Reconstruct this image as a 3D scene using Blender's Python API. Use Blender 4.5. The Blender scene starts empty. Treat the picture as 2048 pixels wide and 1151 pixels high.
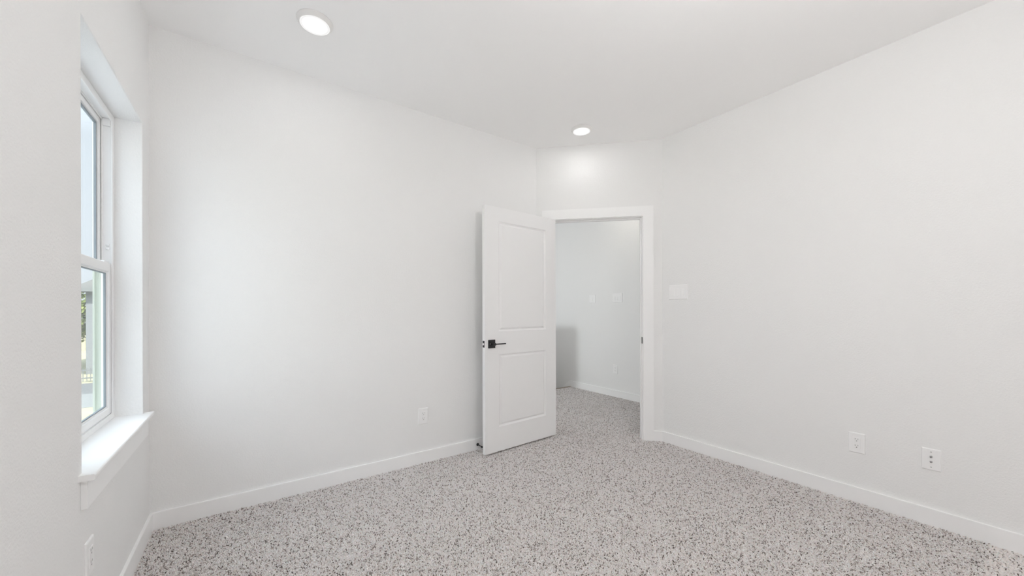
import bpy, bmesh, math, random
import numpy as np
from mathutils import Vector, Matrix

# ------------------------------------------------------------------ camera
SC = bpy.context.scene
COL = SC.collection
F_PX, YAW, ROLL, EYE = 746.44, math.radians(35.2534), math.radians(-0.1451), 1.1804
fwd = Vector((math.sin(YAW), math.cos(YAW), 0))
right0 = Vector((math.cos(YAW), -math.sin(YAW), 0))
down0 = Vector((0, 0, -1))
cr, sr = math.cos(ROLL), math.sin(ROLL)
rgt = right0 * cr - down0 * sr
dwn = right0 * sr + down0 * cr
cam_d = bpy.data.cameras.new('camera')
cam = bpy.data.objects.new('camera', cam_d)
COL.objects.link(cam)
m = Matrix.Identity(4)
for i in range(3):
    m[i][0], m[i][1], m[i][2] = rgt[i], -dwn[i], -fwd[i]
m[2][3] = EYE
cam.matrix_world = m
cam_d.sensor_fit = 'HORIZONTAL'
cam_d.sensor_width = 36.0
cam_d.lens = F_PX / 2048 * 36.0
cam_d.shift_x = 0.0
cam_d.shift_y = (621.89 - 575.5) / 2048
cam_d.clip_start = 0.02
SC.camera = cam

# ------------------------------------------------------------------ world, sun, exposure
LAMP = 19.0          # radiance of the ceiling-light lenses
HALL_LAMP = 45.0
HALL_DAY = 50.0      # watts of daylight through the landing's window
SUN = 11.0
WEST = 0.46           # unseen brightness added to the western sky for the window light
SKY = 5.0            # brightness of the sky
CENTRE = 31.0        # radiance of the added fill globe, out of view under the ceiling
SC.view_settings.view_transform = 'Standard'
SC.view_settings.look = 'None'
SC.view_settings.exposure = 0.09
SC.view_settings.gamma = 1.0
SC.view_settings.use_curve_mapping = False
SC.cycles.max_bounces = 16
SC.cycles.diffuse_bounces = 14
SC.cycles.glossy_bounces = 4
SC.cycles.transparent_max_bounces = 12
SC.cycles.transmission_bounces = 8
SC.cycles.caustics_reflective = False
SC.cycles.caustics_refractive = False
SC.cycles.sample_clamp_indirect = 6.0
SC.cycles.use_denoising = True

W = bpy.data.worlds.new('world')
SC.world = W
W.use_nodes = True
nt = W.node_tree
nt.nodes.clear()
tc = nt.nodes.new('ShaderNodeTexCoord')
sep = nt.nodes.new('ShaderNodeSeparateXYZ')
ramp = nt.nodes.new('ShaderNodeValToRGB')
bgn = nt.nodes.new('ShaderNodeBackground')
wo = nt.nodes.new('ShaderNodeOutputWorld')
nt.links.new(tc.outputs['Generated'], sep.inputs[0])
nt.links.new(sep.outputs['Z'], ramp.inputs[0])
# unseen west (-x) glow added for the window light; blue-white sky in the north
neg = nt.nodes.new('ShaderNodeMapRange')
neg.inputs['From Min'].default_value = -0.45
neg.inputs['From Max'].default_value = -0.85
neg.inputs['To Min'].default_value = 0.0
neg.inputs['To Max'].default_value = WEST
nt.links.new(sep.outputs['X'], neg.inputs['Value'])
mixc = nt.nodes.new('ShaderNodeMix')
mixc.data_type = 'RGBA'
mixc.blend_type = 'ADD'
mixc.inputs['Factor'].default_value = 1.0
cmul = nt.nodes.new('ShaderNodeVectorMath')
cmul.operation = 'SCALE'
cmul.inputs[0].default_value = (0.94, 0.97, 1.0)
nt.links.new(neg.outputs[0], cmul.inputs['Scale'])
nt.links.new(ramp.outputs[0], mixc.inputs['A'])
nt.links.new(cmul.outputs[0], mixc.inputs['B'])
nt.links.new(mixc.outputs['Result'], bgn.inputs[0])
nt.links.new(bgn.outputs[0], wo.inputs[0])
cr_ = ramp.color_ramp
cr_.elements[0].position = 0.0
cr_.elements[0].color = (0.176, 0.191, 0.208, 1)
cr_.elements[1].position = 1.0
cr_.elements[1].color = (0.50, 0.57, 0.65, 1)
for pos, c in ((0.30, (0.172, 0.190, 0.213, 1)), (0.50, (0.44, 0.49, 0.55, 1))):
    e = cr_.elements.new(pos)
    e.color = c
bgn.inputs[1].default_value = SKY

sun_d = bpy.data.lights.new('sun', 'SUN')
sun_d.energy = SUN
sun_d.color = (1.0, 0.96, 0.88)
sun_d.angle = math.radians(0.6)
sun = bpy.data.objects.new('sun', sun_d)
COL.objects.link(sun)
sun.rotation_euler = (math.radians(38), 0, math.radians(35))
sun.location = (6, -6, 14)

# ------------------------------------------------------------------ room measures
XW, YB, XR, CEIL = -0.440, 2.7985, 3.0807, 2.743
YF = -1.75
BX, CY = 2.2655, 1.9834
DS = math.hypot(XR - BX, YB - CY)
DE = Vector(((XR - BX) / DS, (CY - YB) / DS, 0))       # along the doorway wall, towards the right
DN = Vector((DE.y, -DE.x, 0))                          # into the room
XH = 4.145                                             # landing's far wall
PILE = 0.008                                           # carpet depth under z = 0
WY0, WY1, WZ0, WZ1 = 1.790, 2.650, 0.661, 2.147        # window opening
TH = 0.12


# ------------------------------------------------------------------ materials
def new_mat(name):
    mt = bpy.data.materials.new(name)
    mt.use_nodes = True
    return mt, mt.node_tree, mt.node_tree.nodes['Principled BSDF']


def paint(name, col, rough=0.6, bump=0.0, scale=120.0, detail=3.0, spec=0.4, dist=0.001, metallic=0.0):
    mt, t, b = new_mat(name)
    b.inputs['Base Color'].default_value = (*col, 1)
    b.inputs['Roughness'].default_value = rough
    b.inputs['Specular IOR Level'].default_value = spec
    b.inputs['Metallic'].default_value = metallic
    if bump > 0:
        co = t.nodes.new('ShaderNodeTexCoord')
        n = t.nodes.new('ShaderNodeTexNoise')
        n.inputs['Scale'].default_value = scale
        n.inputs['Detail'].default_value = detail
        n.inputs['Roughness'].default_value = 0.55
        bp = t.nodes.new('ShaderNodeBump')
        bp.inputs['Strength'].default_value = bump
        bp.inputs['Distance'].default_value = dist
        t.links.new(co.outputs['Object'], n.inputs['Vector'])
        t.links.new(n.outputs['Fac'], bp.inputs['Height'])
        t.links.new(bp.outputs[0], b.inputs['Normal'])
    return mt


M = {}
M['wall'] = paint('wall_paint', (0.866, 0.866, 0.863), 0.7, 0.62, 130, 3, 0.25, 0.0028)
M['ceiling'] = paint('ceiling_paint', (0.955, 0.955, 0.955), 0.8, 0.15, 90, 2, 0.2, 0.001)
M['trim'] = paint('trim_paint', (0.92, 0.92, 0.92), 0.38, 0.03, 60, 2, 0.4, 0.0006)
M['door'] = paint('door_paint', (0.90, 0.90, 0.90), 0.42, 0.03, 70, 2, 0.4, 0.0006)
M['vinyl'] = paint('window_vinyl', (0.90, 0.90, 0.90), 0.35, 0.02, 50, 2, 0.45, 0.0005)
M['sage'] = paint('pale_green_vinyl', (0.58, 0.63, 0.55), 0.45, 0.02, 50, 2, 0.4, 0.0005)
M['plastic'] = paint('white_plastic', (0.91, 0.91, 0.91), 0.3, 0.02, 80, 2, 0.5, 0.0003)
M['slot'] = paint('slot_shadow_plastic', (0.20, 0.20, 0.20), 0.6, 0.02, 80, 2, 0.3, 0.0003)
M['black'] = paint('black_metal', (0.012, 0.012, 0.014), 0.4, 0.03, 200, 2, 0.5, 0.0003)
M['steel'] = paint('steel', (0.55, 0.55, 0.56), 0.3, 0.02, 200, 2, 0.5, 0.0003, 1.0)
M['gasket'] = paint('gasket_grey', (0.30, 0.34, 0.37), 0.6, 0.03, 100, 2, 0.3, 0.0003)
M['rubber'] = paint('black_rubber', (0.02, 0.02, 0.02), 0.7, 0.05, 100, 2, 0.3, 0.0004)
M['lamp_trim'] = paint('lamp_trim_enamel', (0.84, 0.83, 0.82), 0.45, 0.02, 80, 2, 0.4, 0.0003)
M['backing'] = paint('carpet_backing', (0.84, 0.79, 0.77), 0.95, 0.5, 300, 3, 0.1, 0.003)
M['stair_shade_carpet'] = paint('stair_shade_carpet', (0.30, 0.25, 0.19), 0.95, 0.5, 300, 3, 0.1, 0.003)  # shade on the stairs is put into this dark brown colour
M['drive'] = paint('driveway_concrete', (0.155, 0.165, 0.168), 0.9, 0.2, 12, 4, 0.2, 0.01)
M['bounce_slab'] = paint('bounce_concrete', (0.36, 0.375, 0.395), 0.9, 0.15, 10, 4, 0.2, 0.008)
M['road'] = paint('street_asphalt', (0.10, 0.105, 0.11), 0.9, 0.2, 30, 4, 0.2, 0.01)
M['fence'] = paint('fence_paint', (0.17, 0.18, 0.185), 0.6, 0.1, 20, 3, 0.3, 0.003)
M['roof'] = paint('roof_shingle', (0.20, 0.205, 0.21), 0.9, 0.4, 8, 4, 0.2, 0.02)
M['cream'] = paint('cream_siding', (0.40, 0.38, 0.28), 0.8, 0.2, 6, 3, 0.2, 0.01)
M['bark'] = paint('bark', (0.16, 0.12, 0.09), 0.9, 0.6, 14, 4, 0.2, 0.03)


def noise_colour(name, c0, c1, scale, rough=0.9, bump=0.3, dist=0.02):
    mt, t, b = new_mat(name)
    co = t.nodes.new('ShaderNodeTexCoord')
    n = t.nodes.new('ShaderNodeTexNoise')
    n.inputs['Scale'].default_value = scale
    n.inputs['Detail'].default_value = 4
    r = t.nodes.new('ShaderNodeValToRGB')
    r.color_ramp.elements[0].position = 0.35
    r.color_ramp.elements[1].position = 0.65
    r.color_ramp.elements[0].color = (*c0, 1)
    r.color_ramp.elements[1].color = (*c1, 1)
    bp = t.nodes.new('ShaderNodeBump')
    bp.inputs['Strength'].default_value = bump
    bp.inputs['Distance'].default_value = dist
    t.links.new(co.outputs['Object'], n.inputs['Vector'])
    t.links.new(n.outputs['Fac'], r.inputs[0])
    t.links.new(r.outputs[0], b.inputs['Base Color'])
    t.links.new(n.outputs['Fac'], bp.inputs['Height'])
    t.links.new(bp.outputs[0], b.inputs['Normal'])
    b.inputs['Roughness'].default_value = rough
    b.inputs['Specular IOR Level'].default_value = 0.15
    return mt


M['lawn'] = noise_colour('lawn_grass', (0.235, 0.23, 0.155), (0.295, 0.285, 0.20), 3.0)
M['leaf'] = noise_colour('leaf_green', (0.07, 0.11, 0.03), (0.24, 0.28, 0.09), 1.2)

# lap siding: horizontal boards by a wave in z
mt, t, b = new_mat('lap_siding')
co = t.nodes.new('ShaderNodeTexCoord')
wv = t.nodes.new('ShaderNodeTexWave')
wv.wave_type = 'BANDS'
wv.bands_direction = 'Z'
wv.wave_profile = 'SAW'
wv.inputs['Scale'].default_value = 1.6
bp = t.nodes.new('ShaderNodeBump')
bp.inputs['Strength'].default_value = 0.6
bp.inputs['Distance'].default_value = 0.03
t.links.new(co.outputs['Object'], wv.inputs['Vector'])
t.links.new(wv.outputs['Fac'], bp.inputs['Height'])
t.links.new(bp.outputs[0], b.inputs['Normal'])
b.inputs['Base Color'].default_value = (0.21, 0.225, 0.245, 1)
b.inputs['Roughness'].default_value = 0.8
M['siding'] = mt

# window glass: a clear pane with a faint green tint and a real mirror share
mt = bpy.data.materials.new('window_glass')
mt.use_nodes = True
t = mt.node_tree
t.nodes.clear()
tr = t.nodes.new('ShaderNodeBsdfTransparent')
tr.inputs[0].default_value = (0.966, 0.982, 0.974, 1)
gl = t.nodes.new('ShaderNodeBsdfGlossy')
gl.inputs['Roughness'].default_value = 0.0
lw = t.nodes.new('ShaderNodeLayerWeight')
pw = t.nodes.new('ShaderNodeMath')
pw.operation = 'POWER'
pw.inputs[1].default_value = 5.0
fr = t.nodes.new('ShaderNodeMath')
fr.operation = 'MULTIPLY_ADD'
fr.inputs[1].default_value = 0.45
fr.inputs[2].default_value = 0.035
t.links.new(lw.outputs['Facing'], pw.inputs[0])
t.links.new(pw.outputs[0], fr.inputs[0])
mx = t.nodes.new('ShaderNodeMixShader')
ou = t.nodes.new('ShaderNodeOutputMaterial')
t.links.new(fr.outputs[0], mx.inputs[0])
t.links.new(tr.outputs[0], mx.inputs[1])
t.links.new(gl.outputs[0], mx.inputs[2])
t.links.new(mx.outputs[0], ou.inputs[0])
M['glass'] = mt


def emitter(name, strength, col=(1.0, 0.995, 0.985)):
    mt = bpy.data.materials.new(name)
    mt.use_nodes = True
    t = mt.node_tree
    t.nodes.clear()
    e = t.nodes.new('ShaderNodeEmission')
    e.inputs[0].default_value = (*col, 1)
    e.inputs[1].default_value = strength
    o = t.nodes.new('ShaderNodeOutputMaterial')
    t.links.new(e.outputs[0], o.inputs[0])
    return mt


M['lens'] = emitter('lamp_lens_glow', LAMP)
M['dome'] = emitter('fill_globe_glow', CENTRE)
M['hall_lens'] = emitter('landing_lamp_lens_glow', HALL_LAMP, (1.0, 0.92, 0.81))



def hot_centre(mt, level):
    # diodes sit behind the middle of the lens: the glow falls off towards the rim
    t = mt.node_tree
    e = next(n for n in t.nodes if n.type == 'EMISSION')
    co = t.nodes.new('ShaderNodeTexCoord')
    ln = t.nodes.new('ShaderNodeVectorMath')
    ln.operation = 'MULTIPLY'
    ln.inputs[1].default_value = (1, 1, 0)
    le = t.nodes.new('ShaderNodeVectorMath')
    le.operation = 'LENGTH'
    mr = t.nodes.new('ShaderNodeMapRange')
    mr.interpolation_type = 'SMOOTHERSTEP'
    mr.inputs['From Min'].default_value = 0.010
    mr.inputs['From Max'].default_value = 0.064
    mr.inputs['To Min'].default_value = level
    mr.inputs['To Max'].default_value = 0.86
    t.links.new(co.outputs['Object'], ln.inputs[0])
    t.links.new(ln.outputs[0], le.inputs[0])
    t.links.new(le.outputs['Value'], mr.inputs['Value'])
    t.links.new(mr.outputs[0], e.inputs[1])


hot_centre(M['lens'], LAMP * 3.4)
M['lens_rim'] = emitter('lamp_lens_rim_glow', 0.95)

# carpet yarn: colour of each tuft from a point attribute
mt, t, b = new_mat('carpet_yarn')
at = t.nodes.new('ShaderNodeAttribute')
at.attribute_name = 'yarn'
t.links.new(at.outputs['Color'], b.inputs['Base Color'])
b.inputs['Roughness'].default_value = 0.95
b.inputs['Specular IOR Level'].default_value = 0.1
b.inputs['Sheen Weight'].default_value = 0.45
M['yarn'] = mt


# ------------------------------------------------------------------ mesh helpers
def tag(o, label=None, cat=None, kind=None, group=None):
    if label: o['label'] = label
    if cat: o['category'] = cat
    if kind: o['kind'] = kind
    if group: o['group'] = group
    return o


def empty(name, loc, rz=0.0):
    o = bpy.data.objects.new(name, None)
    o.empty_display_size = 0.05
    COL.objects.link(o)
    o.location = loc
    o.rotation_euler = (0, 0, rz)
    return o


def link_bm(name, bm, mat, parent=None, smooth=False):
    bmesh.ops.recalc_face_normals(bm, faces=bm.faces[:])
    me = bpy.data.meshes.new(name)
    bm.to_mesh(me)
    bm.free()
    me.materials.append(M[mat] if isinstance(mat, str) else mat)
    if smooth:
        me.polygons.foreach_set('use_smooth', [True] * len(me.polygons))
    o = bpy.data.objects.new(name, me)
    COL.objects.link(o)
    if parent is not None:
        o.parent = parent
    return o


def box(bm, lo, hi, bevel=0.0, segs=2, mtx=None):
    vs = [bm.verts.new((x, y, z)) for x in (lo[0], hi[0]) for y in (lo[1], hi[1]) for z in (lo[2], hi[2])]
    fs = [bm.faces.new([vs[i] for i in q]) for q in ((0, 1, 3, 2), (4, 6, 7, 5), (0, 4, 5, 1), (2, 3, 7, 6), (0, 2, 6, 4), (1, 5, 7, 3))]
    if bevel > 0:
        es = list({e for f in fs for e in f.edges})
        r = bmesh.ops.bevel(bm, geom=es, offset=bevel, segments=segs, affect='EDGES', profile=0.5)
        vs = list({v for v in vs if v.is_valid} | set(r['verts']))
    if mtx is not None:
        bmesh.ops.transform(bm, matrix=mtx, verts=vs)
    return vs


def prism(bm, plan, z0, z1, bevel=0.0):
    lo = [bm.verts.new((x, y, z0)) for x, y in plan]
    hi = [bm.verts.new((x, y, z1)) for x, y in plan]
    n = len(plan)
    fs = [bm.faces.new(lo[::-1]), bm.faces.new(hi)]
    for i in range(n):
        fs.append(bm.faces.new([lo[i], lo[(i + 1) % n], hi[(i + 1) % n], hi[i]]))
    if bevel > 0:
        bmesh.ops.bevel(bm, geom=list(fs[1].edges), offset=bevel, segments=2, affect='EDGES', profile=0.5)


def lathe(bm, prof, n=48, mtx=None, caps=(True, True)):
    rings = []
    new = []
    for r, z in prof:
        ring = [bm.verts.new((r * math.cos(2 * math.pi * k / n), r * math.sin(2 * math.pi * k / n), z)) for k in range(n)]
        rings.append(ring)
        new += ring
    for a, b_ in zip(rings, rings[1:]):
        for k in range(n):
            bm.faces.new([a[k], a[(k + 1) % n], b_[(k + 1) % n], b_[k]])
    if caps[0]: bm.faces.new(rings[0][::-1])
    if caps[1]: bm.faces.new(rings[-1])
    if mtx is not None:
        bmesh.ops.transform(bm, matrix=mtx, verts=new)
    return new


def wall_hole(name, frame, width, z0, z1, thick, hole, mat='wall', bevel=0.004):
    """Wall in a local frame: frame = (origin, along, inward normal). Its room face lies at the origin plane;
    hole = (u0, u1, h0, h1); a hole that starts at z0 becomes a doorway."""
    org, au, an = frame
    bm = bmesh.new()
    P = lambda u, d, z: bm.verts.new(org + au * u - an * d + Vector((0, 0, z)))
    u0, u1, h0, h1 = hole
    door = h0 <= z0
    if door:
        outer = [(0, z0), (u0, z0), (u0, h1), (u1, h1), (u1, z0), (width, z0), (width, z1), (0, z1)]
        fr = [P(u, 0, z) for u, z in outer]
        bk = [P(u, thick, z) for u, z in outer]
        fi = [(0, 1, 2, 7), (2, 3, 6, 7), (3, 4, 5, 6)]
        for q in fi:
            bm.faces.new([fr[i] for i in q])
            bm.faces.new([bk[i] for i in q][::-1])
        for i in range(8):
            j = (i + 1) % 8
            bm.faces.new([fr[i], fr[j], bk[j], bk[i]])
    else:
        outer = [(0, z0), (width, z0), (width, z1), (0, z1)]
        inner = [(u0, h0), (u1, h0), (u1, h1), (u0, h1)]
        fo = [P(u, 0, z) for u, z in outer]; fi = [P(u, 0, z) for u, z in inner]
        bo = [P(u, thick, z) for u, z in outer]; bi = [P(u, thick, z) for u, z in inner]
        ed = []
        for i in range(4):
            j = (i + 1) % 4
            bm.faces.new([fo[i], fo[j], fi[j], fi[i]])
            bm.faces.new([bo[i], bo[j], bi[j], bi[i]][::-1])
            bm.faces.new([fo[i], fo[j], bo[j], bo[i]][::-1])
            bm.faces.new([fi[i], fi[j], bi[j], bi[i]])
            ed.append(bm.edges.get([fi[i], fi[j]]))
        bmesh.ops.bevel(bm, geom=ed, offset=bevel, segments=3, affect='EDGES', profile=0.5)
    return link_bm(name, bm, mat)


def slab(name, lo, hi, mat):
    bm = bmesh.new()
    box(bm, lo, hi)
    return link_bm(name, bm, mat)


ST = 'structure'
Z0 = -PILE
# ------------------------------------------------------------------ setting: floor, ceiling, walls
bm = bmesh.new()
prism(bm, [(XW - 0.02, YF - 0.02), (XR + 0.02, YF - 0.02), (XR + 0.02, CY), (XR + TH, CY), (XR + TH, -0.9), (XH + 0.02, -0.9), (XH + 0.02, 4.25),
           (XW - 0.02, 4.25)], Z0 - 0.20, Z0)
tag(link_bm('floor', bm, 'backing'), 'floor base under the carpet of the bedroom and the landing', 'floor', ST)
bm = bmesh.new()
box(bm, (XW - 0.02, 4.25, Z0 - 0.20), (3.30, 7.4, Z0))
tag(link_bm('floor_landing', bm, 'backing'), 'floor of the open landing beside the stairwell behind the bedroom', 'floor', ST)
tag(slab('ceiling', (XW - 0.182, YF - 0.16, CEIL), (XH + 0.14, 7.6, CEIL + 0.10), 'ceiling'),
    'smooth white ceiling with round flush lights', 'ceiling', ST)

YS = 0.5
tag(wall_hole('wall_left', (Vector((XW, YS, 0)), Vector((0, 1, 0)), Vector((1, 0, 0))), YB + TH - YS, Z0, CEIL + 0.02, 0.169,
              (WY0 - YS, WY1 - YS, WZ0 - 0.019, WZ1)),
    'textured off-white wall on the left with the deep window opening', 'wall', ST)
tag(slab('wall_back', (XW, YB, Z0), (BX, YB + TH, CEIL + 0.02), 'wall'),
    'long textured off-white wall between the window corner and the open door', 'wall', ST)
JO = 0.018
tag(wall_hole('wall_corner', (Vector((BX, YB, 0)), DE, DN), DS, Z0, CEIL + 0.02, TH, (0.154 - JO, 0.976 + JO, Z0, 2.044 + JO)),
    'short diagonal off-white wall holding the doorway', 'wall', ST)
tag(slab('wall_right', (XR, YF, Z0), (XR + TH, CY, CEIL + 0.02), 'wall'),
    'textured off-white wall along the right side with outlets and switch', 'wall', ST)
tag(slab('wall_left_rear', (XW - 0.182, YF - 0.12, Z0), (XW, YS, CEIL + 0.02), 'wall'), 'left wall beside and behind the viewer', 'wall', ST)
tag(slab('wall_front', (XW - 0.182, YF - 0.12, Z0), (XR + TH, YF, CEIL + 0.02), 'wall'), 'off-white wall behind the viewer', 'wall', ST)
# filler triangles behind the diagonal wall so that no gap is open to the landing
bm = bmesh.new()
q = Vector((BX, YB, 0)) - DN * TH
prism(bm, [(BX - 0.02, YB + 0.002), (BX, YB + 0.002), (q.x, q.y), (q.x, YB + TH), (BX - 0.02, YB + TH)], Z0, CEIL + 0.02)
q2 = Vector((XR, CY, 0)) - DN * TH
prism(bm, [(XR + 0.002, CY - 0.02), (XR + 0.002, CY), (q2.x, q2.y), (XR + TH, q2.y), (XR + TH, CY - 0.02)], Z0, CEIL + 0.02)
tag(link_bm('wall_corner_return', bm, 'wall'), 'wall ends behind the diagonal doorway wall on the landing side', 'wall', ST)
# landing
tag(slab('wall_landing', (XH, -1.0, -3.0), (XH + 0.12, 7.4, CEIL + 0.02), 'wall'),
    'off-white landing wall seen through the doorway with switches and outlet', 'wall', ST)
tag(slab('wall_landing_end', (XR + TH, -1.02, Z0), (XH, -0.9, CEIL + 0.02), 'wall'), 'end wall of the passage outside the bedroom', 'wall', ST)
tag(slab('wall_landing_back', (XW - 0.182, 7.4, -3.0), (XH + 0.12, 7.52, CEIL + 0.02), 'wall'), 'far wall of the landing behind the stairs', 'wall', ST)
tag(wall_hole('wall_landing_left', (Vector((XW, YB + TH, 0)), Vector((0, 1, 0)), Vector((1, 0, 0))), 7.4 - YB - TH, Z0, CEIL + 0.02, 0.182,
              (4.5 - YB - TH, 5.2 - YB - TH, 1.02, 1.72)), 'landing wall with the small square window', 'wall', ST)
tag(slab('wall_stair', (3.24, 4.25, -3.0), (3.36, 7.4, 1.0), 'wall'), 'waist-high guard wall beside the stairwell behind the door', 'wall', ST)
bm = bmesh.new()
pts = []
for i in range(13):
    y = 4.27 + 0.25 * i
    z = Z0 - 0.19 * (i + 1)
    box(bm, (3.36, y, z - 0.22), (XH, y + 0.26, z))
box(bm, (3.36, 4.232, Z0 - 0.03), (XH, 4.285, 0.0), 0.012)
tag(link_bm('stairs', bm, 'stair_shade_carpet'), 'carpeted stair flight going down along the landing wall', 'stairs', ST)


# ------------------------------------------------------------------ baseboards
BH, BT = 0.0876, 0.014


def board(name, plan, label, z0=Z0, z1=BH):
    bm = bmesh.new()
    prism(bm, plan, z0, z1, 0.0022)
    return tag(link_bm(name, bm, 'trim'), label, 'baseboard', ST)


tag_k = BT * math.tan(math.radians(22.5))
board('baseboard_left', [(XW, YF), (XW + BT, YF), (XW + BT, YB - BT), (XW, YB)], 'white baseboard under the window on the left wall')
board('baseboard_back', [(XW, YB), (XW + BT, YB - BT), (BX - tag_k, YB - BT), (BX, YB)], 'white baseboard along the long wall, ending behind the open door')
Pd = lambda s, n: ((Vector((BX, YB, 0)) + DE * s + DN * n).x, (Vector((BX, YB, 0)) + DE * s + DN * n).y)
board('baseboard_corner', [Pd(1.072, 0), Pd(1.072, BT), (XR - BT, CY - tag_k), (XR, CY)], 'short white baseboard piece between the door casing and the right wall')
board('baseboard_right', [(XR, CY), (XR - BT, CY - tag_k), (XR - BT, YF), (XR, YF)], 'white baseboard along the right wall')
board('baseboard_landing', [(XH, 4.284), (XH - BT, 4.284), (XH - BT, -0.9), (XH, -0.9)], 'white baseboard on the landing wall seen through the doorway')
bm = bmesh.new()
sl = 0.19 / 0.25
vs = []
for x in (XH, XH - BT):
    vs.append([bm.verts.new((x, y, z)) for y, z in ((4.284, BH), (4.284, Z0 - 0.16), (7.3, Z0 - 0.16 - 3.016 * sl), (7.3, BH - 3.016 * sl))])
bm.faces.new(vs[0]); bm.faces.new(vs[1][::-1])
for i in range(4):
    j = (i + 1) % 4
    bm.faces.new([vs[0][i], vs[1][i], vs[1][j], vs[0][j]])
tag(link_bm('trim_2', bm, 'trim'), 'sloping white skirt board following the stairs down the landing wall', 'trim', ST)

# ------------------------------------------------------------------ carpet pile
rng = np.random.default_rng(7)


def tufts(sp, region, zfun=None):
    x0, x1, y0, y1 = region
    nx, ny = int((x1 - x0) / sp), int((y1 - y0) / sp)
    gx, gy = np.meshgrid(np.arange(nx), np.arange(ny))
    x = x0 + (gx.ravel() + 0.5 + 0.5 * (gy.ravel() % 2)) * sp
    y = y0 + (gy.ravel() + 0.5) * sp
    x = x + rng.uniform(-0.42, 0.42, x.size) * sp
    y = y + rng.uniform(-0.42, 0.42, y.size) * sp
    return x, y


def in_bedroom(x, y):
    mrg = BT + 0.004
    d = (x - BX) * DN.x + (y - YB) * DN.y            # distance from the diagonal wall, room side
    return (x > XW + mrg) & (x < XR - mrg) & (y < YB - mrg) & (y > YF + mrg) & (d > 0.004)


def in_doorway(x, y):
    d = (x - BX) * DN.x + (y - YB) * DN.y
    s = (x - BX) * DE.x + (y - YB) * DE.y
    return (d <= 0.004) & (d > -TH - 0.004) & (s > 0.158) & (s < 0.972)


def in_landing(x, y):
    d = (x - BX) * DN.x + (y - YB) * DN.y
    s = (x - BX) * DE.x + (y - YB) * DE.y
    return (d <= -TH) & (x < XH - BT - 0.004) & (y < 4.235) & ((x > XR + TH + 0.006) | (y > YB + TH + 0.006) | ((s > 0) & (s < DS))) & (y > 0.8)


SP = 0.0068
xa, ya = tufts(SP, (XW, XR, 0.15, YB))
k = in_bedroom(xa, ya) | in_doorway(xa, ya)
k |= False
xb, yb = tufts(SP, (XR - 0.9, XH, 1.4, 4.24))
kb = in_landing(xb, yb) | (in_doorway(xb, yb) & ((xb > XR) | (yb > YB)))
kb |= False
sel_a = k & ~((xa > XR) | (ya > YB))
X = np.concatenate([xa[sel_a], xb[kb]])
Y = np.concatenate([ya[sel_a], yb[kb]])
xc, yc = tufts(0.0115, (XW, XR, YF, 0.15))           # the part of the room behind the viewer
kc = in_bedroom(xc, yc)
X = np.concatenate([X, xc[kc]])
Y = np.concatenate([Y, yc[kc]])
N = X.size
ang = rng.uniform(0, 2 * np.pi, N)
lean = rng.uniform(0.0016, 0.0068, N)
bend = ang + rng.normal(0, 0.5, N)
hgt = rng.uniform(0.0066, 0.0098, N)
rad = rng.uniform(0.0019, 0.0028, N)
lx, ly = np.cos(ang) * lean, np.sin(ang) * lean
bx_, by_ = np.cos(bend) * lean, np.sin(bend) * lean
zb = Z0 - 0.001
cent = [(X - lx * 0.3, Y - ly * 0.3, np.full(N, zb)),
        (X + lx * 0.15, Y + ly * 0.15, zb + hgt * 0.55),
        (X + lx * 0.5 + bx_ * 0.35, Y + ly * 0.5 + by_ * 0.35, zb + hgt * 0.9),
        (X + lx * 0.6 + bx_ * 0.85, Y + ly * 0.6 + by_ * 0.85, zb + hgt * 1.0)]
rscale = [0.75, 1.0, 1.0, 0.55]
V = np.empty((N, 16, 3), dtype=np.float32)
tw = rng.uniform(0, 2 * np.pi, N)
for i, (c, rs) in enumerate(zip(cent, rscale)):
    for j in range(4):
        a = tw + j * np.pi / 2 + i * 0.5
        if i < 3:
            V[:, i * 4 + j, 0] = c[0] + np.cos(a) * rad * rs
            V[:, i * 4 + j, 1] = c[1] + np.sin(a) * rad * rs
            V[:, i * 4 + j, 2] = c[2] - (0.0012 * np.cos(a - ang) if i == 2 else 0)
        else:   # the tip leans over: ring turned into the lean direction
            sx, sy = -np.sin(bend), np.cos(bend)
            V[:, i * 4 + j, 0] = c[0] + sx * np.cos(a) * rad * rs
            V[:, i * 4 + j, 1] = c[1] + sy * np.cos(a) * rad * rs
            V[:, i * 4 + j, 2] = c[2] - 0.0022 + np.sin(a) * rad * rs
quads = []
for i in range(3):
    for j in range(4):
        quads.append((i * 4 + j, i * 4 + (j + 1) % 4, (i + 1) * 4 + (j + 1) % 4, (i + 1) * 4 + j))
quads.append((12, 13, 14, 15))
quads = np.array(quads, dtype=np.int32)
FQ = (quads[None] + (np.arange(N, dtype=np.int32) * 16)[:, None, None]).reshape(-1)
nq = N * len(quads)
me = bpy.data.meshes.new('carpet_pile')
me.vertices.add(N * 16)
me.vertices.foreach_set('co', V.reshape(-1))
me.loops.add(nq * 4)
me.loops.foreach_set('vertex_index', FQ)
me.polygons.add(nq)
me.polygons.foreach_set('loop_start', np.arange(nq, dtype=np.int32) * 4)
me.polygons.foreach_set('loop_total', np.full(nq, 4, dtype=np.int32))
me.polygons.foreach_set('use_smooth', np.ones(nq, dtype=bool))
me.update(calc_edges=True)
pal = np.array([(0.97, 0.925, 0.915), (0.94, 0.89, 0.88), (0.82, 0.755, 0.73), (0.42, 0.355, 0.33), (0.15, 0.12, 0.105)])
ci = rng.choice(5, N, p=[0.42, 0.27, 0.13, 0.11, 0.07])
colr = pal[ci] * rng.uniform(0.9, 1.06, (N, 1)) * rng.uniform(0.98, 1.02, (N, 3))
att = me.attributes.new('yarn', 'FLOAT_COLOR', 'POINT')
cc = np.ones((N, 16, 4), dtype=np.float32)
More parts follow.
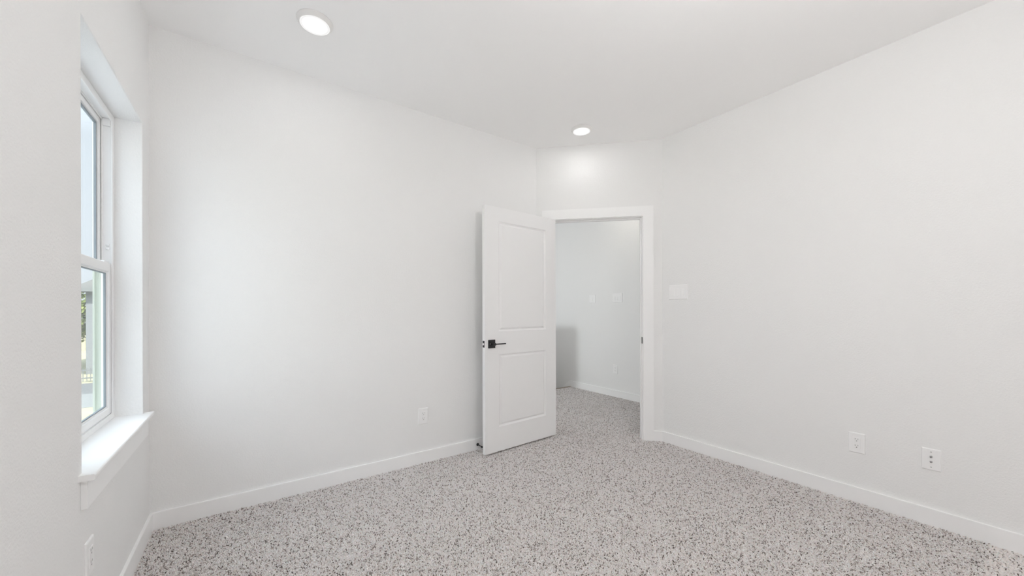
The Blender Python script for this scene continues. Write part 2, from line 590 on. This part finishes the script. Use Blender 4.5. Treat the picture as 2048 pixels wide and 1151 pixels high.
cc[:, :, :3] = np.clip(colr, 0, 0.95)[:, None, :]
att.data.foreach_set('color', cc.reshape(-1))
me.materials.append(M['yarn'])
carpet = bpy.data.objects.new('carpet_pile', me)
COL.objects.link(carpet)
tag(carpet, 'speckled beige and grey-brown cut-pile carpet covering bedroom and landing floor', 'carpet', 'stuff')

# ------------------------------------------------------------------ window
win = tag(empty('window_1', (XW, (WY0 + WY1) / 2, WZ0)), 'tall white single-hung window in the left wall with stool and apron', 'window', ST)
wz, wc = WZ0, (WY0 + WY1) / 2


def wbox(bm, x0, x1, y0, y1, z0, z1, bev=0.0):
    box(bm, (x0 - XW, y0 - wc, z0 - wz), (x1 - XW, y1 - wc, z1 - wz), bev)


def ring(bm, x0, x1, y0, y1, z0, z1, wl, wb=None, wt=None, bev=0.0):
    wb = wl if wb is None else wb
    wt = wl if wt is None else wt
    wbox(bm, x0, x1, y0, y0 + wl, z0, z1, bev)
    wbox(bm, x0, x1, y1 - wl, y1, z0, z1, bev)
    wbox(bm, x0, x1, y0 + wl, y1 - wl, z0, z0 + wb, bev)
    wbox(bm, x0, x1, y0 + wl, y1 - wl, z1 - wt, z1, bev)


bm = bmesh.new()
A, B_, C_, D_ = WY0 + 0.001, WY1 - 0.001, WZ0 + 0.001, WZ1 - 0.001
ring(bm, -0.580, -0.541, A, B_, C_, D_, 0.022, 0.020, 0.024, 0.0015)
for xs in ((-0.547, -0.541), (-0.580, -0.575)):
    ring(bm, xs[0], xs[1], A + 0.02, B_ - 0.02, C_ + 0.018, D_ - 0.022, 0.010, 0.008, 0.010, 0.0012)
link_bm('window_frame', bm, 'vinyl', win)
bm = bmesh.new()
ring(bm, -0.609, -0.5803, A, B_, C_, D_, 0.022, 0.020, 0.024, 0.0015)
ring(bm, -0.609, -0.602, A + 0.02, B_ - 0.02, C_ + 0.018, D_ - 0.022, 0.010, 0.008, 0.010, 0.0012)
ring(bm, -0.595, -0.592, A + 0.02, B_ - 0.02, C_ + 0.018, D_ - 0.022, 0.0035, 0.003, 0.003, 0.0006)
ef = link_bm('outer_track', bm, 'sage', win)
ef['label'] = 'pale green outer track of the window frame'
bm = bmesh.new()                                  # covers at the heads of the sash tracks
for yy in ((A + 0.022, A + 0.036), (B_ - 0.036, B_ - 0.022)):
    wbox(bm, -0.5745, -0.5475, yy[0], yy[1], 2.085, 2.121, 0.0015)
link_bm('track_cover', bm, 'vinyl', win)


def sash(name, x0, x1, z0, z1, wb, wt):
    bm = bmesh.new()
    a, b_ = A + 0.026, B_ - 0.026
    ring(bm, x0, x1, a, b_, z0, z1, 0.034, wb, wt, 0.003)
    ring(bm, x0 + 0.007, x1 - 0.007, a + 0.03, b_ - 0.03, z0 + wb - 0.004, z1 - wt + 0.004, 0.010, 0.010, 0.010, 0.0015)
    s = link_bm(name, bm, 'vinyl', win)
    bm = bmesh.new()
    xm = (x0 + x1) / 2
    wbox(bm, xm - 0.002, xm + 0.002, a + 0.036, b_ - 0.036, z0 + wb + 0.002, z1 - wt - 0.002)
    p = link_bm('pane', bm, 'glass', s)
    bm = bmesh.new()
    ring(bm, xm - 0.0045, xm + 0.0045, a + 0.036, b_ - 0.036, z0 + wb + 0.002, z1 - wt - 0.002, 0.0085, bev=0.001)
    g = link_bm('glazing_gasket', bm, 'gasket', s)
    g['label'] = 'thin grey-blue gasket along the glass edge'
    return s


up = sash('upper_sash', -0.6015, -0.5815, 1.385, 2.121, 0.030, 0.034)
lo = sash('lower_sash', -0.5745, -0.5475, 0.688, 1.417, 0.034, 0.042)
bm = bmesh.new()
for yy in (A + 0.075, B_ - 0.075):
    wbox(bm, -0.571, -0.551, yy - 0.035, yy + 0.035, 1.416, 1.425, 0.003)
link_bm('tilt_latch', bm, 'vinyl', lo)
bm = bmesh.new()
for yy in (A + 0.026, B_ - 0.026):
    for zz in (1.490, 1.508):
        wbox(bm, -0.565, -0.553, yy - 0.006, yy + 0.006, zz - 0.006, zz + 0.006, 0.003)
link_bm('vent_stop', bm, 'vinyl', win)
# stool with horns
bm = bmesh.new()
plan = [(-0.541, WY0 + 0.001), (XW - 0.0, WY0 + 0.001), (XW, 1.754), (-0.402, 1.754), (-0.402, 2.684), (XW, 2.684), (XW, WY1 - 0.001), (-0.541, WY1 - 0.001)]
plan = [(x - XW, y - wc) for x, y in plan]
prism(bm, plan, -0.019, 0.0005)
es = [e for e in bm.edges if all(abs(v.co.x - (-0.402 - XW)) < 1e-5 for v in e.verts) and abs(e.verts[0].co.z - e.verts[1].co.z) < 1e-6]
bmesh.ops.bevel(bm, geom=es, offset=0.006, segments=4, affect='EDGES', profile=0.5)
link_bm('window_stool', bm, 'trim', win)
bm = bmesh.new()
wbox(bm, XW, -0.4235, 1.772, 2.666, 0.5465, 0.642, 0.0015)
link_bm('apron', bm, 'trim', win)

# ------------------------------------------------------------------ doorway trim and door
DL = Matrix(((DE.x, -DN.x, 0, BX), (DE.y, -DN.y, 0, YB), (0, 0, 1, 0), (0, 0, 0, 1)))   # local: x along wall, y into the wall, z up
trim = tag(empty('trim_1', (0, 0, 0)), 'white door casing and jamb around the diagonal doorway', 'door frame', ST)
trim.matrix_world = DL


def mitred(bm, y0, y1):
    o = [(0.058, Z0), (0.058, 2.139), (1.072, 2.139), (1.072, Z0)]
    i = [(0.149, Z0), (0.149, 2.049), (0.981, 2.049), (0.981, Z0)]
    f = [[bm.verts.new((x, y, z)) for x, z in L] for L in (o, i) for y in (y0, y1)]
    of, ob, inf, inb = f
    for q in range(3):
        bm.faces.new([of[q], of[q + 1], inf[q + 1], inf[q]])
        bm.faces.new([ob[q], inb[q], inb[q + 1], ob[q + 1]])
        bm.faces.new([of[q], ob[q], ob[q + 1], of[q + 1]])
        bm.faces.new([inf[q], inf[q + 1], inb[q + 1], inb[q]])
    for q in (0, 3):
        bm.faces.new([of[q], inf[q], inb[q], ob[q]])
    es = [e for e in bm.edges if all(abs(v.co.y - y0) < 1e-6 for v in e.verts)
          and e.verts[0].index != -2 and len(e.link_faces) == 2 and e.calc_face_angle(0) > 0.5]
    bmesh.ops.bevel(bm, geom=es, offset=0.002, segments=2, affect='EDGES', profile=0.5)


bm = bmesh.new()
mitred(bm, -0.017, -0.0005)
link_bm('casing', bm, 'trim', trim)
bm = bmesh.new()
mitred(bm, TH + 0.017, TH + 0.0005)
link_bm('casing', bm, 'trim', trim)
bm = bmesh.new()
box(bm, (0.154 - JO, -0.0005, Z0), (0.154, TH + 0.0005, 2.044 + JO), 0.0008, 1)
box(bm, (0.976, -0.0005, Z0), (0.976 + JO, TH + 0.0005, 2.044 + JO), 0.0008, 1)
box(bm, (0.154, -0.0005, 2.044), (0.976, TH + 0.0005, 2.044 + JO), 0.0008, 1)
link_bm('jamb', bm, 'trim', trim)
bm = bmesh.new()
box(bm, (0.154, 0.039, Z0), (0.165, 0.072, 2.033), 0.0012, 1)
box(bm, (0.965, 0.039, Z0), (0.976, 0.072, 2.033), 0.0012, 1)
box(bm, (0.154, 0.039, 2.033), (0.976, 0.072, 2.044), 0.0012, 1)
link_bm('door_stop_moulding', bm, 'trim', trim)
bm = bmesh.new()
box(bm, (0.9735, -0.004, 0.880), (0.9765, 0.030, 0.940), 0.001, 1)
sp_ = link_bm('strike_plate', bm, 'black', trim)
sp_['label'] = 'black latch strike plate'

FB = Vector((1.569, 2.602, 0))
HB = Vector((2.383, 2.652, 0))
dd = (HB - FB).normalized()
dn = Vector((-dd.y, dd.x, 0))                 # away from the viewer
DW, DT, DZ0, DH = 0.8155, 0.035, 0.012, 2.036
door = tag(empty('door_1', (0, 0, 0)), 'white two-panel door standing open against the long wall, black lever handle', 'door', ST)
door.matrix_world = Matrix(((dd.x, dn.x, 0, FB.x), (dd.y, dn.y, 0, FB.y), (0, 0, 1, DZ0), (0, 0, 0, 1)))
# leaf: both faces carry the same two raised panels
bm = bmesh.new()
xs = [0, 0.142, 0.684, DW]
zs = [0, 0.203, 0.809, 1.000, 1.919, DH]
prof = [(0.0, 0.0), (0.0025, 0.0040), (0.0120, 0.0125), (0.0150, 0.0130), (0.0290, 0.0025), (0.0300, 0.0020)]


def face(side):
    y = 0.0 if side == 0 else DT
    sg = 1 if side == 0 else -1
    g = [[bm.verts.new((x, y, z)) for z in zs] for x in xs]
    for i in range(3):
        for j in range(5):
            if i == 1 and j in (1, 3):
                loop = [g[1][j], g[2][j], g[2][j + 1], g[1][j + 1]]
                base = [v.co.copy() for v in loop]
                prev = loop
                for off, dep in prof[1:]:
                    sx = (1, -1, -1, 1); sz = (1, 1, -1, -1)
                    cur = [bm.verts.new((b_.x + sx[q] * off, y + sg * dep, b_.z + sz[q] * off)) for q, b_ in enumerate(base)]
                    for q in range(4):
                        bm.faces.new([prev[q], prev[(q + 1) % 4], cur[(q + 1) % 4], cur[q]])
                    prev = cur
                bm.faces.new(prev)
            else:
                bm.faces.new([g[i][j], g[i + 1][j], g[i + 1][j + 1], g[i][j + 1]])
    return g


g0, g1 = face(0), face(1)
for i in range(3):
    for j in (0, 5):
        bm.faces.new([g0[i][j], g0[i + 1][j], g1[i + 1][j], g1[i][j]])
for i in (0, 3):
    for j in range(5):
        bm.faces.new([g0[i][j], g0[i][j + 1], g1[i][j + 1], g1[i][j]])
es = [e for e in bm.edges if {round(v.co.y, 4) for v in e.verts} in ({0.0}, {DT}) and
      all(v.co.x < 1e-5 or v.co.x > DW - 1e-5 for v in e.verts) and abs(e.verts[0].co.x - e.verts[1].co.x) < 1e-5]
bmesh.ops.bevel(bm, geom=es, offset=0.0022, segments=3, affect='EDGES', profile=0.5)
link_bm('door_leaf', bm, 'door', door)

HZ = 0.912 - DZ0
hx = 0.065
ydir = Matrix.Rotation(math.radians(90), 4, 'X')       # lathe axis z -> -y (towards the viewer)


def handle(side):
    sg = -1 if side == 0 else 1
    y0 = 0.0 if side == 0 else DT
    root = empty('lever_handle', (hx, y0, HZ))
    root.parent = door
    root['label'] = 'black lever handle on a square rose'
    bm = bmesh.new()
    box(bm, (-0.034, min(0, sg * 0.009), -0.034), (0.034, max(0, sg * 0.009), 0.034), 0.0018)
    link_bm('rose', bm, 'black', root)
    R = Matrix.Rotation(math.radians(90 if side == 0 else -90), 4, 'X')
    bm = bmesh.new()
    lathe(bm, [(0.0125, 0.008), (0.0125, 0.013), (0.0095, 0.016), (0.0095, 0.040), (0.0105, 0.042), (0.0105, 0.056), (0.009, 0.058)], 28, R)
    box(bm, (-0.0105, min(sg * 0.0445, sg * 0.0565), -0.0045), (0.110, max(sg * 0.0445, sg * 0.0565), 0.0045), 0.0018)
    link_bm('lever', bm, 'black', root)
    if side == 0:
        bm = bmesh.new()
        lathe(bm, [(0.0042, 0.0085), (0.0042, 0.0102), (0.0032, 0.011)], 20, Matrix.Translation((-0.019, 0, 0.001)) @ R)
        link_bm('privacy_pin', bm, 'steel', root)
    return root


handle(0)
handle(1)
bm = bmesh.new()
box(bm, (-0.0016, 0.0055, 0.885 - DZ0), (0.001, 0.0295, 0.939 - DZ0), 0.0008, 1)
lp = link_bm('latch_plate', bm, 'black', door)
lp['label'] = 'black latch plate with white bolt in the door edge'
bm = bmesh.new()
vs = box(bm, (-0.0115, 0.0095, 0.9045 - DZ0), (0.0, 0.0215, 0.9195 - DZ0), 0.001, 1)
link_bm('latch_bolt', bm, 'plastic', lp)
for zz in (0.20, 1.02, 1.80):
    bm = bmesh.new()
    lathe(bm, [(0.0052, -0.045), (0.0064, -0.043), (0.0064, 0.043), (0.0052, 0.045)], 18, Matrix.Translation((DW + 0.004, DT + 0.005, zz)))
    box(bm, (DW - 0.001, 0.004, zz - 0.045), (DW + 0.0012, DT, zz + 0.045), 0.0004, 1)
    link_bm('hinge', bm, 'black', door)

# wall-mounted door stop on the baseboard, half hidden behind the door edge
ds = tag(empty('door_stop', (1.604, YB - BT, 0.040)), 'small black rigid door stop screwed to the baseboard beside the door edge', 'door stop')
R = Matrix.Rotation(math.radians(90), 4, 'X')
bm = bmesh.new()
lathe(bm, [(0.0125, 0.0), (0.0125, 0.003), (0.009, 0.006), (0.006, 0.008)], 28, R)
link_bm('base', bm, 'black', ds)
bm = bmesh.new()
lathe(bm, [(0.0042, 0.007), (0.0042, 0.066)], 20, R)
link_bm('rod', bm, 'black', ds)
bm = bmesh.new()
lathe(bm, [(0.0065, 0.064), (0.0078, 0.067), (0.0078, 0.078), (0.0055, 0.082)], 24, R)
link_bm('rubber_tip', bm, 'rubber', ds)


# ------------------------------------------------------------------ wall plates (local: x right, y out of the wall towards -y, z up)
def plate_mesh(bm, w, h, d=0.0065, ins=0.0045):
    o = [(-w / 2, 0, -h / 2), (w / 2, 0, -h / 2), (w / 2, 0, h / 2), (-w / 2, 0, h / 2)]
    lev = [[bm.verts.new(p) for p in o]]
    for off, y in ((0.0, -0.0025), (ins * 0.45, -d * 0.82), (ins, -d)):
        lev.append([bm.verts.new((x - math.copysign(off, x), y, z - math.copysign(off, z))) for x, _, z in o])
    for a, b_ in zip(lev, lev[1:]):
        for q in range(4):
            bm.faces.new([a[q], a[(q + 1) % 4], b_[(q + 1) % 4], b_[q]])
    bm.faces.new(lev[0][::-1])
    bm.faces.new(lev[-1])


def duplex(label, loc, rz, group='duplex outlets', w=0.079, h=0.124):
    r = tag(empty('electrical_outlet', loc, rz), label, 'outlet', group=group)
    bm = bmesh.new()
    plate_mesh(bm, w, h)
    link_bm('cover_plate', bm, 'plastic', r)
    bm = bmesh.new()
    box(bm, (-0.0165, -0.0085, -0.0335), (0.0165, -0.004, 0.0335), 0.001)
    face_ = link_bm('receptacle', bm, 'plastic', r)
    for zz in (-0.0195, 0.0195):
        bm = bmesh.new()
        box(bm, (-0.0075, -0.0089, zz + 0.001), (-0.0055, -0.0080, zz + 0.0095))
        box(bm, (0.0055, -0.0089, zz + 0.002), (0.0073, -0.0080, zz + 0.0090))
        lathe(bm, [(0.0026, 0.0080), (0.0026, 0.0089)], 16, Matrix.Translation((0, 0, zz - 0.0065)) @ R)
        link_bm('slots', bm, 'slot', face_)
    return r


RZ_B, RZ_R, RZ_L = 0.0, -math.pi / 2, math.pi / 2
duplex('white duplex outlet low on the long wall left of the open door', (1.1215, YB, 0.360), RZ_B)
duplex('white duplex outlet low on the right wall, beside the coaxial plate', (XR, 0.6565, 0.360), RZ_R)
duplex('white duplex outlet under the window, seen edge-on at the bottom left', (XW, 1.842, 0.360), RZ_L, w=0.074, h=0.120)
duplex('white duplex outlet low on the landing wall, seen through the doorway', (XH, 3.386, 0.375), RZ_R)

cx_ = tag(empty('coaxial_plate', (XR, 0.348, 0.357), RZ_R), 'white wall plate with two coaxial sockets, rightmost on the right wall', 'wall plate')
bm = bmesh.new()
plate_mesh(bm, 0.073, 0.118)
link_bm('cover_plate', bm, 'plastic', cx_)
for zz in (-0.0125, 0.0155):
    bm = bmesh.new()
    T = Matrix.Translation((0, 0, zz)) @ R
    lathe(bm, [(0.0058, 0.0055), (0.0058, 0.0082), (0.0044, 0.0084), (0.0044, 0.0140), (0.0038, 0.0145), (0.0032, 0.0145), (0.0032, 0.010)], 6 * 4, T)
    sk = link_bm('coaxial_socket', bm, 'steel', cx_)
    bm = bmesh.new()
    lathe(bm, [(0.0031, 0.0100), (0.0031, 0.0140)], 16, T)
    link_bm('socket_core', bm, 'slot', sk)
for zz in (-0.0415, 0.0415):
    bm = bmesh.new()
    lathe(bm, [(0.0032, 0.0060), (0.0032, 0.0072), (0.002, 0.0078)], 16, Matrix.Translation((0, 0, zz)) @ R)
    link_bm('plate_screw', bm, 'steel', cx_)


def rocker(bm, x, w=0.0245, h=0.066):
    # tilted paddle: bottom pressed in, top standing out
    lo_ = [(x - w / 2, -0.003, -h / 2), (x + w / 2, -0.003, -h / 2), (x + w / 2, -0.003, h / 2), (x - w / 2, -0.003, h / 2)]
    hi_ = [(x - w / 2 + .001, -0.0115, -h / 2 + .001), (x + w / 2 - .001, -0.0115, -h / 2 + .001), (x + w / 2 - .001, -0.0072, h / 2 - .001), (x - w / 2 + .001, -0.0072, h / 2 - .001)]
    a = [bm.verts.new(p) for p in lo_]
    b_ = [bm.verts.new(p) for p in hi_]
    for q in range(4):
        bm.faces.new([a[q], a[(q + 1) % 4], b_[(q + 1) % 4], b_[q]])
    bm.faces.new(a[::-1])
    bm.faces.new(b_)


def switch(label, loc, rz, n, w, h, pitch=0.046):
    r = tag(empty('light_switch', loc, rz), label, 'light switch')
    bm = bmesh.new()
    plate_mesh(bm, w, h)
    link_bm('cover_plate', bm, 'plastic', r)
    for k in range(n):
        x = (k - (n - 1) / 2) * pitch
        bm = bmesh.new()
        rocker(bm, x)
        link_bm('rocker', bm, 'plastic', r)
    return r


switch('white three-rocker switch plate on the right wall beside the doorway', (XR, 1.8315, 1.344), RZ_R, 3, 0.172, 0.127)
switch('white three-rocker switch plate on the landing wall, right of the smaller plate', (XH, 3.350, 1.360), RZ_R, 3, 0.168, 0.127)
switch('small white switch plate on the landing wall, nearest the open door', (XH, 3.806, 1.358), RZ_R, 1, 0.117, 0.120)


# ------------------------------------------------------------------ ceiling lights
def disc_light(label, x, y, lens='lens', group='round ceiling lights'):
    r = tag(empty('ceiling_light', (x, y, CEIL)), label, 'ceiling light', group=group)
    bm = bmesh.new()
    lathe(bm, [(0.0890, -0.0002), (0.0890, -0.0040), (0.0865, -0.0060), (0.0770, -0.0195), (0.0755, -0.0212), (0.0735, -0.0212), (0.0722, -0.0180)], 72, None, (True, True))
    link_bm('trim_ring', bm, 'lamp_trim', r, True)
    bm = bmesh.new()
    lathe(bm, [(0.0718, -0.0184), (0.0718, -0.0202), (0.060, -0.0206), (0.030, -0.0208), (0.004, -0.0209)], 72, None, (True, True))
    ls = link_bm('lens', bm, lens, r, True)
    bm = bmesh.new()
    lathe(bm, [(0.0716, -0.0196), (0.0722, -0.0214), (0.0706, -0.0222), (0.0690, -0.0214), (0.0690, -0.0198)], 72, None, (False, False))
    link_bm('lens_rim', bm, 'lens_rim', ls, True)
    return r


disc_light('round white ceiling light, the nearer one at the top left', 0.297, 2.256)
disc_light('round white ceiling light, the farther one above the doorway', 2.345, 2.274)
disc_light('round white ceiling light behind the viewer on the window side', 0.297, -0.75)
disc_light('round white ceiling light behind the viewer on the right-wall side', 2.345, -0.75)
dl = tag(empty('fill_pendant', (1.14, 0.10, CEIL)), 'added white globe light above the viewer, out of view, filling the room with light', 'fill light')  # globe added out of view as general fill for the bedroom
bm = bmesh.new()
lathe(bm, [(0.065, -0.0002), (0.065, -0.012), (0.050, -0.026), (0.010, -0.030)], 48)
link_bm('canopy', bm, 'lamp_trim', dl, True)
bm = bmesh.new()
lathe(bm, [(0.007, -0.028), (0.007, -0.340), (0.045, -0.345), (0.045, -0.380)], 32)
link_bm('stem', bm, 'lamp_trim', dl)
bm = bmesh.new()
gp = [(0.16 * math.sin(math.radians(t_)), -0.520 + 0.16 * math.cos(math.radians(t_))) for t_ in range(17, 180, 9)]
lathe(bm, gp + [(0.004, -0.6798)], 56)
link_bm('globe', bm, 'dome', dl, True)
disc_light('round white ceiling light of the landing above the switches', 3.66, 3.05, 'hall_lens', 'landing ceiling lights')

# windows outside the frame, with the daylight that comes through them
def plain_window(name, label, centre, rz, w, h, watts, col):
    # local: x along the wall, y out of doors, z up
    r = tag(empty(name, centre, rz), label, 'window', ST)
    bm = bmesh.new()
    a = w / 2 - 0.002
    for lo_, hi_ in (((-a, 0.06, 0.002), (-a + 0.04, 0.13, h - 0.002)), ((a - 0.04, 0.06, 0.002), (a, 0.13, h - 0.002)),
                     ((-a + 0.04, 0.06, 0.002), (a - 0.04, 0.13, 0.042)), ((-a + 0.04, 0.06, h - 0.042), (a - 0.04, 0.13, h - 0.002)),
                     ((-a + 0.04, 0.07, h * 0.5 - 0.02), (a - 0.04, 0.12, h * 0.5 + 0.02))):
        box(bm, lo_, hi_, 0.002)
    link_bm('window_frame', bm, 'vinyl', r)
    bm = bmesh.new()
    box(bm, (-a + 0.03, 0.093, 0.03), (a - 0.03, 0.097, h - 0.03))
    link_bm('pane', bm, 'glass', r)
    d = bpy.data.lights.new(name + '_daylight', 'AREA')
    d.shape = 'RECTANGLE'
    d.size, d.size_y, d.energy, d.color = w - 0.1, h - 0.1, watts, col
    o = bpy.data.objects.new(name + '_daylight', d)
    COL.objects.link(o)
    c, s_ = math.cos(rz), math.sin(rz)
    ax, ay = Vector((c, s_, 0)), Vector((-s_, c, 0))
    p = Vector(centre) + ay * 0.15 + Vector((0, 0, h / 2))
    o.matrix_world = Matrix(((ax.x, 0, ay.x, p.x), (ax.y, 0, ay.y, p.y), (0, -1, 0, p.z), (0, 0, 0, 1)))


plain_window('window_2', 'small square landing window beyond the long wall', (XW, 4.85, 1.02), math.pi / 2, 0.70, 0.70, HALL_DAY, (0.93, 0.965, 1.0))

# ------------------------------------------------------------------ outside the window
GZ = -3.1
tag(slab('lawn', (-60, -10, GZ - 0.3), (30, 24.7, GZ), 'lawn'), 'pale green sunlit lawn below the window', 'lawn', 'stuff')
tag(slab('bounce_slab', (-10.0, -10, GZ - 0.2), (-0.75, 15.0, GZ + 0.02), 'bounce_slab'), 'unseen pale slab below the window, added to bounce light into the room', 'bounce_slab', ST)  # added out of view to bounce daylight up through the window
tag(slab('driveway', (-60, 24.7, GZ - 0.3), (30, 28.8, GZ + 0.01), 'drive'), 'light grey concrete drive beyond the lawn', 'driveway', ST)
tag(slab('street', (-60, 28.8, GZ - 0.3), (30, 33.2, GZ), 'road'), 'dark grey asphalt street beyond the drive', 'street', ST)
tag(slab('lawn_far', (-90, 33.2, GZ - 0.3), (40, 140, GZ), 'lawn'), 'grass around the house across the street', 'lawn', 'stuff')

fe = tag(empty('garden_fence', (-9, 33.8, GZ)), 'pale picket fence in front of the grey house across the street', 'fence')
bm = bmesh.new()
for i in range(60):
    box(bm, (-6 + i * 0.16, -0.01, 0.04), (-6 + i * 0.16 + 0.035, 0.01, 0.85))
link_bm('pickets', bm, 'fence', fe)
bm = bmesh.new()
for zz in (0.2, 0.68):
    box(bm, (-6, 0.01, zz), (3.6, 0.05, zz + 0.08))
link_bm('rail', bm, 'fence', fe)
for px in (-6.0, -3.6, -1.2, 1.2, 3.6):
    bm = bmesh.new()
    box(bm, (px - 0.05, 0.0, 0), (px + 0.05, 0.10, 0.92), 0.01)
    link_bm('post', bm, 'fence', fe)

hs = tag(empty('house', (-9.15, 38, GZ)), 'blue-grey sided house across the street seen through the window', 'house')
bm = bmesh.new()
HT = 5.88
prism(bm, [(0, 0), (9, 0), (9, 9), (0, 9)], 0, HT)
link_bm('wall', bm, 'siding', hs)
bm = bmesh.new()
ra = [(-0.45, -0.5), (9.45, -0.5), (9.45, 9.5), (-0.45, 9.5)]
rv = [bm.verts.new((x, y, HT + 0.10)) for x, y in ra] + [bm.verts.new((4.5, -0.5, HT + 3.2)), bm.verts.new((4.5, 9.5, HT + 3.2))]
for q in ((0, 1, 4), (2, 3, 5), (0, 4, 5, 3), (1, 2, 5, 4), (0, 3, 2, 1)):
    bm.faces.new([rv[i] for i in q])
link_bm('roof', bm, 'roof', hs)
bm = bmesh.new()
box(bm, (-0.47, -0.53, HT - 0.18), (9.47, -0.49, HT + 0.14))
box(bm, (-0.47, -0.53, HT - 0.18), (-0.43, 9.5, HT + 0.14))
link_bm('fascia', bm, 'fence', hs)
for wx in (0.55, 3.2, 6.0):
    for z0 in (0.9, 3.6):
        bm = bmesh.new()
        box(bm, (wx, -0.04, z0), (wx + 1.1, 0.01, z0 + 1.4), 0.01)
        wf = link_bm('window', bm, 'trim', hs)
        bm = bmesh.new()
        box(bm, (wx + 0.08, -0.05, z0 + 0.08), (wx + 1.02, -0.03, z0 + 1.32))
        link_bm('pane', bm, 'road', wf)

sh = tag(empty('house', (-22.5, 62, GZ)), 'pale cream house far behind the tree, seen through the window', 'house')
bm = bmesh.new()
prism(bm, [(0, 0), (7.5, 0), (7.5, 6), (0, 6)], 0, 3.0)
link_bm('wall', bm, 'cream', sh)
bm = bmesh.new()
rv = [bm.verts.new((x, y, 3.0)) for x, y in ((-0.4, -0.4), (7.9, -0.4), (7.9, 6.4), (-0.4, 6.4))] + [bm.verts.new((-0.4, 3, 4.6)), bm.verts.new((7.9, 3, 4.6))]
for q in ((0, 1, 5, 4), (2, 3, 4, 5), (0, 4, 3), (1, 2, 5), (0, 3, 2, 1)):
    bm.faces.new([rv[i] for i in q])
link_bm('roof', bm, 'roof', sh)

rnd = random.Random(3)


def tree(x, y, h, r, label):
    tr_ = tag(empty('tree', (x, y, GZ)), label, 'tree')
    bm = bmesh.new()
    lathe(bm, [(0.20, 0), (0.15, h * 0.3), (0.10, h * 0.6), (0.03, h * 0.9)], 12)
    link_bm('trunk', bm, 'bark', tr_)
    bm = bmesh.new()
    for i in range(2200):
        d = Vector((rnd.gauss(0, 1), rnd.gauss(0, 1), rnd.gauss(0, 1))).normalized()
        p = Vector((d.x * r, d.y * r, d.z * h * 0.36)) * (rnd.random() ** 0.4) + Vector((0, 0, h * 0.62))
        s = rnd.uniform(0.10, 0.22)
        a = Vector((rnd.gauss(0, 1), rnd.gauss(0, 1), rnd.gauss(0, 1))).normalized()
        b2 = a.orthogonal().normalized()
        c3 = a.cross(b2)
        f0 = [bm.verts.new(p + b2 * s), bm.verts.new(p + c3 * s * 0.5), bm.verts.new(p - b2 * s), bm.verts.new(p - c3 * s * 0.5)]
        bm.faces.new(f0)
    link_bm('foliage', bm, 'leaf', tr_)


tree(-11.6, 45.0, 6.6, 1.6, 'leafy green tree beside the grey house, seen through the window')
